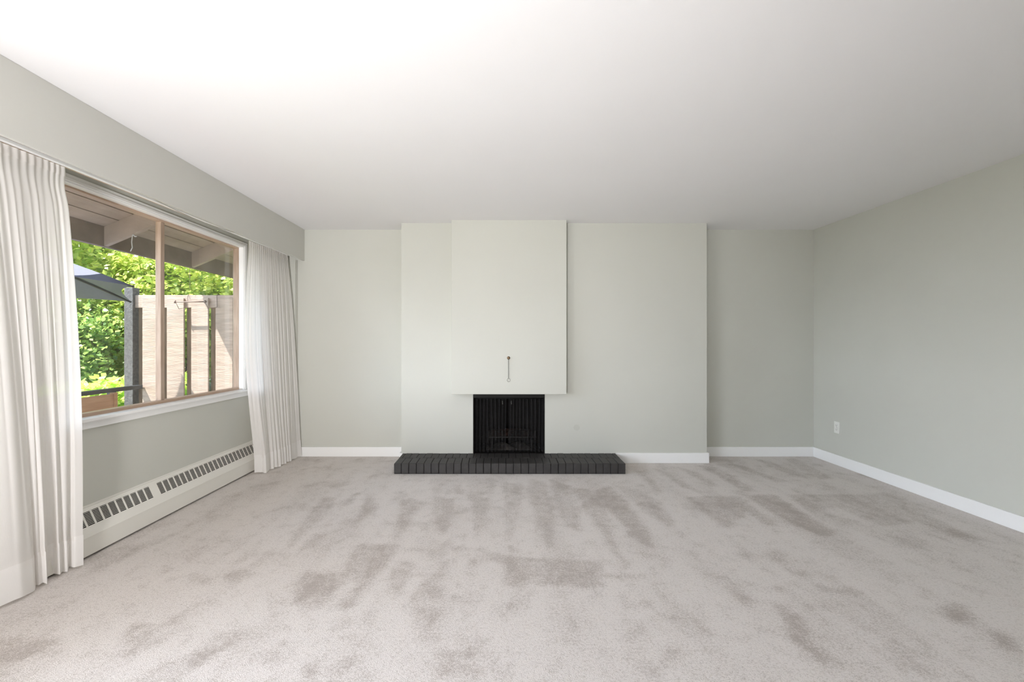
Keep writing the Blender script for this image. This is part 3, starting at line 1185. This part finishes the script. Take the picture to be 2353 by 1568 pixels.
b = MB()
b.box(EX - .04, EX, -4.5, 9.5, 2.000, 2.215)
tag(b.build('fascia_board', M_beam, org=(EX - .02, 2.5, 2.0)), kind='structure', label='brown fascia board at the edge of the eaves')
b = MB()
x = EX
k = 0
while x < -2.56:
    x2 = min(x + .118, -2.552)
    ya = -4.5
    cuts = [-4.5, 1.1 + .37 * k, 3.02 - .55 * (k % 2) + .0 * k, 6.1 + .3 * k, 9.5]
    for a, c in zip(cuts[:-1], cuts[1:]):
        g = .0045
        n = len(b.v)
        for yy in (a + .002, c - .002):
            for (xx, dz) in ((x + g, 0), (x2 - g, 0), (x2 - g, .02), (x + g, .02)):
                b.v.append((xx, yy, soff(xx) + dz))
        for q in ((0, 1, 2, 3), (7, 6, 5, 4), (0, 4, 5, 1), (1, 5, 6, 2), (2, 6, 7, 3), (3, 7, 4, 0)):
            b.f.append(tuple(n + i for i in q))
    x += .118
    k += 1
tag(b.build('soffit', M_soffit), kind='structure', label='sloping tan boards under the eaves')
b = MB()
b.v = [(EX - .05, -4.5, soff(EX) + .02), (XL + .3, -4.5, soff(XL + .3) + .025), (XL + .3, 9.5, soff(XL + .3) + .025), (EX - .05, 9.5, soff(EX) + .02)]
b.v += [(x, y, z + .05) for (x, y, z) in b.v]
b.f = [(0, 1, 2, 3), (7, 6, 5, 4), (0, 4, 5, 1), (1, 5, 6, 2), (2, 6, 7, 3), (3, 7, 4, 0)]
tag(b.build('roof', M_roof), kind='structure', label='shingled roof over the eaves')
b = MB()
for i in range(-4, 6):
    pass
for i, ry in enumerate((-.50, .545, 1.588, 2.631, 3.674, 4.717, 5.760, 6.80)):
    b = MB()
    n = len(b.v)
    for yy in (ry, ry + .038):
        for (xx, zz) in ((EX, soff(EX) - .155), (-2.55, soff(-2.55) - .155), (-2.55, soff(-2.55) - .001), (EX, soff(EX) - .001)):
            b.v.append((xx, yy, zz))
    for q in ((0, 1, 2, 3), (7, 6, 5, 4), (0, 4, 5, 1), (1, 5, 6, 2), (2, 6, 7, 3), (3, 7, 4, 0)):
        b.f.append(tuple(n + i_ for i_ in q))
    lab = {3.674: 'tan rafter under the eaves behind the left window pane', 4.717: 'tan rafter under the eaves behind the right window pane'}.get(ry)
    ob = b.build('rafter', M_rafter, org=(EX, ry, 2.0))
    tag(ob, lab or ('tan rafter under the eaves at %s' % ('the far end' if ry > 5 else 'the near end')), kind='structure')

b = MB()
hx, hy, hz = -3.0, 3.690, 2.08
zr = soff(-2.98) - .155
b.tube([(-2.98, 3.69, zr + .004), (-2.985, 3.69, zr - .012), (-2.99, 3.69, zr - .06), (-2.985, 3.69, zr - .105), (-3.0, 3.69, zr - .135)], .0035, 6)
b.tube([(-2.98, 3.69, zr + .004), (-2.962, 3.69, zr - .014), (-2.95, 3.69, zr - .012)], .005, 6)
tag(b.build('hanging_string', M_string, smooth=True), 'short white string tied to the rafter outside the left pane', 'string')
b = MB()
b.tube([(-3.215, 4.71, 2.0), (-3.214, 4.71, 1.90), (-3.215, 4.71, 1.78)], .002, 5)
tag(b.build('hanging_cable', M_wire, smooth=True), 'thin cable hanging from the fascia behind the right pane', 'cable')

# ------------------------------------------------------------------ outside: fence
GZ = -0.35
fe = empty('wooden_fence', (-3.2, 4.75, GZ))
tag(fe, 'tan rough-sawn board fence standing outside behind the right window pane', 'fence')
xs_ = [-3.71 + .2525 * k for k in range(5)]
for x in xs_:
    if x + .176 > -2.56:
        continue
    b = MB()
    b.box(x, x + .176, 4.715, 4.7348, GZ, 1.681 + random.uniform(-.006, .006))
    b.build('front_board', M_fence, fe, bevel=.003)
for k in range(-2, 3):
    x = -3.288 + .2525 * k
    if x + .176 > -2.56:
        continue
    b = MB()
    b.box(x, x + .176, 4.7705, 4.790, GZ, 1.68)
    b.build('back_board', M_fence2, fe, bevel=.003)['label'] = 'board behind the gap, with its shade put into the colour'
b = MB()
b.box(-3.803, -2.56, 4.735, 4.770, 1.586, 1.718)
b.build('top_rail', M_fence, fe, bevel=.004)
b = MB()
b.box(-3.803, -2.56, 4.735, 4.770, .05, .18)
b.build('bottom_rail', M_fence, fe, bevel=.004)
b = MB()
b.box(-3.895, -3.805, 4.710, 4.800, GZ, 1.795)
tag(b.build('fence_post', M_post, org=(-3.85, 4.755, GZ), bevel=.003), 'dark charcoal painted post at the free end of the tan fence', 'post')

br = empty('planter_bracket', (-3.17, 4.66, 1.6))
tag(br, 'thin metal hanging bracket hooked over the top of the tan fence', 'bracket')
b = MB()
b.tube([(-3.327, 4.64, 1.637), (-2.995, 4.64, 1.640)], .006, 8)
for x in (-3.318, -3.012):
    b.tube([(x, 4.64, 1.625), (x, 4.64, 1.655)], .009, 8)
b.build('cross_bar', M_wire, br, smooth=True)
for x0 in (-3.312, -3.010):
    b = MB()
    b.tube([(x0, 4.64, 1.637), (x0 + .02, 4.66, 1.568), (x0 + .08, 4.706, 1.590), (x0 + .075, 4.708, 1.70),
            (x0 + .062, 4.735, 1.7225), (x0 + .062, 4.774, 1.7225), (x0 + .062, 4.776, 1.68)], .0030, 6)
    b.build('hook', M_wire, br, smooth=True)

# ------------------------------------------------------------------ outside: railing of black metal and cedar
rl = empty('deck_railing', (-3.62, 3.0, GZ))
tag(rl, 'low cedar board railing with a black metal top rail outside the left pane', 'railing')
b = MB()
b.box(-3.76, -3.70, .5, 4.708, .748, .786)
b.build('top_rail', M_rail, rl, bevel=.003)['label'] = 'black metal top rail'
for k in range(7):
    z1 = .748 - .001 - k * .150
    b = MB()
    b.box(-3.622, -3.600, .5, 4.235, z1 - .145, z1)
    b.build('cedar_board', M_cedar, rl, bevel=.003)
b = MB()
b.box(-3.640, -3.594, 4.236, 4.275, GZ, .756)
b.build('cedar_end_post', M_cedar, rl, bevel=.003)
for y in (.6, 2.4, 4.34):
    b = MB()
    b.box(-3.755, -3.705, y, y + .05, GZ, .748)
    b.build('metal_post', M_rail, rl)

# ------------------------------------------------------------------ outside: parasol
A_ = Vector((-2.90, 3.60, 1.668))
B_ = Vector((-3.652, 4.50, 1.628))
side = (B_ - A_).length
d0 = math.atan2(B_.y - A_.y, B_.x - A_.x)
apo = side / 2 / math.tan(PI / 6)
mid = (A_ + B_) / 2
cen = Vector((mid.x + apo * math.cos(d0 + PI / 2), mid.y + apo * math.sin(d0 + PI / 2), 1.63))
Rm = side / 2 / math.sin(PI / 6)
a0 = math.atan2(A_.y - cen.y, A_.x - cen.x)
apex = Vector((cen.x, cen.y, 2.06))
verts8 = []
for k in range(6):
    w = a0 + k * PI / 3
    verts8.append(Vector((cen.x + Rm * math.cos(w), cen.y + Rm * math.sin(w), 0)))
# rim tilts gently between the two measured corners
gdir = Vector((A_.x - B_.x, A_.y - B_.y, 0)).normalized()
for v in verts8:
    t = (v - Vector((mid.x, mid.y, 0))).dot(gdir)
    v.z = 1.648 + t * (A_.z - B_.z) / side
um = empty('patio_umbrella', (cen.x, cen.y, GZ))
tag(um, 'slate blue patio umbrella with sunlit top outside the left window pane', 'umbrella')
b = MB()
N = 12
for k in range(6):
    p, q = verts8[k], verts8[(k + 1) % 6]
    n = len(b.v)
    for i in range(N + 1):
        for j in range(N + 1):
            s, t = i / N, j / N
            rim = p.lerp(q, t)
            inw = (apex - rim)
            inw.z = 0
            rim = rim + inw.normalized() * (.075 * 4 * t * (1 - t)) + Vector((0, 0, .03 * 4 * t * (1 - t)))
            pt = apex.lerp(rim, s)
            pt.z += .03 * math.sin(PI * s) - .035 * math.sin(PI * s) * 4 * t * (1 - t)
            b.v.append(tuple(pt))
    for i in range(N):
        for j in range(N):
            a = n + i * (N + 1) + j
            b.f.append((a, a + 1, a + N + 2, a + N + 1))
cn = b.build('canopy', M_umb, um, fix=False)
sm = cn.modifiers.new('solid', 'SOLIDIFY')
sm.thickness = .002
for k in range(6):
    b = MB()
    b.tube([apex - Vector((0, 0, .03)), apex.lerp(verts8[k], .5) + Vector((0, 0, .012)), verts8[k] - Vector((0, 0, .004))], .009, 6)
    b.build('rib', M_rail, um, smooth=True)
b = MB()
b.tube([(cen.x, cen.y, GZ), (cen.x, cen.y, 2.08)], .022, 12)
b.build('pole', M_rail, um, smooth=True)
b = MB()
b.lathe([(.30, 0), (.30, .05), (.05, .09), (.04, .25)], (cen.x, cen.y, GZ), (0, 0, 1), 28)
b.build('base', M_rail, um)

# ------------------------------------------------------------------ outside: ground, trees
b = MB()
b.box(-3.95, XL - T, -4.5, 5.2, GZ - .1, GZ)
tag(b.build('deck', M_deck), kind='structure', label='deck outside the window')
b = MB()
b.quad((-60, -30, GZ - .12), (XL - T, -30, GZ - .12), (XL - T, 60, GZ - .12), (-60, 60, GZ - .12))
b.quad((XL - T, YB + .6, GZ - .12), (30, YB + .6, GZ - .12), (30, 60, GZ - .12), (XL - T, 60, GZ - .12))
tag(b.build('ground', M_grass), kind='structure', label='lawn outside')


def foliage(clusters, leaf, per, spread, seed):
    r = np.random.default_rng(seed)
    C_ = np.repeat(np.array(clusters), per, axis=0)
    n = len(C_)
    pos = C_ + r.normal(0, 1, (n, 3)) * np.array([spread, spread, spread * .6])
    # leaves lie roughly level, with scatter
    nrm = r.normal(0, .55, (n, 3)) + np.array([-.15, -.25, .8])
    nrm /= np.linalg.norm(nrm, axis=1)[:, None]
    a = np.cross(nrm, r.normal(0, 1, (n, 3)))
    a /= np.linalg.norm(a, axis=1)[:, None]
    c = np.cross(nrm, a)
    L = leaf * r.uniform(.6, 1.25, n)[:, None]
    Wd = L * .36
    v = np.stack([pos - a * L * .5, pos + c * Wd + nrm * L * .08, pos + a * L * .5, pos - c * Wd + nrm * L * .08], axis=1)
    return v.reshape(-1, 3)


def tree(name, x, y, base_z, h, crown_r, crown_z, nclus, per, leaf, mt, label, seed, trunk_r=.10, spread=.22, squash=.9, group=None, cat='tree'):
    o_ = empty(name, (x, y, base_z))
    tag(o_, label, cat, group)
    r = random.Random(seed)
    cl = []
    for _ in range(nclus):
        while True:
            p = Vector((r.uniform(-1, 1), r.uniform(-1, 1), r.uniform(-1, 1)))
            if .35 < p.length < 1:
                break
        lump = 1 + .22 * math.sin(3 * math.atan2(p.y, p.x) + seed) * math.cos(2.5 * p.z + seed)
        cl.append((x + p.x * crown_r * lump, y + p.y * crown_r * lump, crown_z + p.z * crown_r * squash * lump))
    v = foliage(cl, leaf, per, spread, seed)
    v = v[np.repeat(v.reshape(-1, 4, 3)[:, :, 2].min(axis=1) > GZ - .05, 4)]
    me = bpy.data.meshes.new('foliage')
    n = len(v)
    v = v - np.array([x, y, base_z])
    me.vertices.add(n)
    me.vertices.foreach_set('co', v.astype('f').ravel())
    me.loops.add(n)
    me.loops.foreach_set('vertex_index', np.arange(n).astype('i'))
    me.polygons.add(n // 4)
    me.polygons.foreach_set('loop_start', np.arange(0, n, 4).astype('i'))
    me.update(calc_edges=True)
    me.materials.append(mt)
    f = bpy.data.objects.new('foliage', me)
    COL.objects.link(f)
    f.parent = o_
    f['kind'] = 'stuff'
    b_ = MB()
    top = Vector((x + .1, y, crown_z + crown_r * .5))
    b_.tube([(x, y, base_z), (x + .03, y, (base_z + crown_z) / 2), tuple(top)], [trunk_r, trunk_r * .75, trunk_r * .25], 10)
    for i in range(9):
        w = r.uniform(0, 6.28)
        z0 = crown_z - crown_r * squash * .6 + i * crown_r * .12
        s = Vector((x + .03, y, z0))
        e_ = Vector((x + crown_r * .75 * math.cos(w), y + crown_r * .75 * math.sin(w), z0 + crown_r * r.uniform(.15, .6)))
        b_.tube([s, s.lerp(e_, .5) + Vector((0, 0, .08)), e_], [trunk_r * .4, trunk_r * .25, trunk_r * .08], 6)
    b_.build('trunk', M_bark, o_, smooth=True)
    return o_


TG = 'trees beyond the fence'
G0 = GZ - .12
tree('maple_tree', -9.3, 9.4, G0, 5, 2.3, 2.2, 420, 95, .125, M_leafA, 'bright yellow-green tree seen above the umbrella in the left pane', 3, group=TG)
tree('leafy_tree', -7.9, 7.3, G0, 3, 1.25, .75, 330, 80, .095, M_leafB, 'mid green leafy tree seen below the umbrella in the left pane', 5, squash=1.0, group=TG, trunk_r=.06, spread=.16)
tree('leafy_tree', -7.0, 10.2, G0, 4, 1.75, 2.1, 300, 90, .115, M_leafA, 'yellow-green tree rising just behind the fence post', 8, group=TG)
tree('leafy_tree', -11.5, 10.0, G0, 7, 3.0, 3.0, 420, 80, .15, M_leafB, 'tall mid green tree at the left behind the umbrella', 12, group=TG)
tree('leafy_tree', -5.4, 10.4, G0, 4, 1.1, 1.75, 120, 70, .11, M_leafA, 'small yellow-green tree over the middle of the fence', 15, group=TG)
tree('evergreen_tree', -9.6, 17.5, G0, 7, 3.2, 2.6, 300, 50, .18, M_leafC, 'hazy blue-green tree far behind the fence', 21, group=TG)
tree('evergreen_tree', -6.6, 14.5, G0, 6, 1.9, 2.6, 200, 60, .14, M_leafC, 'blue-green tree behind the right end of the fence', 24, group=TG)
tree('leafy_tree', -14.0, 15.5, G0, 8, 4.2, 3.6, 420, 60, .20, M_leafB, 'large dark green tree in the distance behind the others', 27, group=TG)
# clipped hedge just past the railing
cl = []
r_ = random.Random(4)
for _ in range(420):
    cl.append((r_.uniform(-5.6, -4.9), r_.uniform(3.2, 7.4), r_.uniform(GZ + .05, .62 + .10 * r_.random())))
v = foliage(cl, .10, 45, .09, 77)
me = bpy.data.meshes.new('hedge')
b = MB()
b.v = [tuple(p) for p in v]
b.f = [(4 * i, 4 * i + 1, 4 * i + 2, 4 * i + 3) for i in range(len(v) // 4)]
tag(b.build('hedge', M_leafD, org=(-5.2, 5.2, G0), fix=False), 'low bright green hedge seen over the black rail in the left pane', 'hedge')

for o in list(bpy.data.objects):
    if '_w' in o:
        del o['_w']
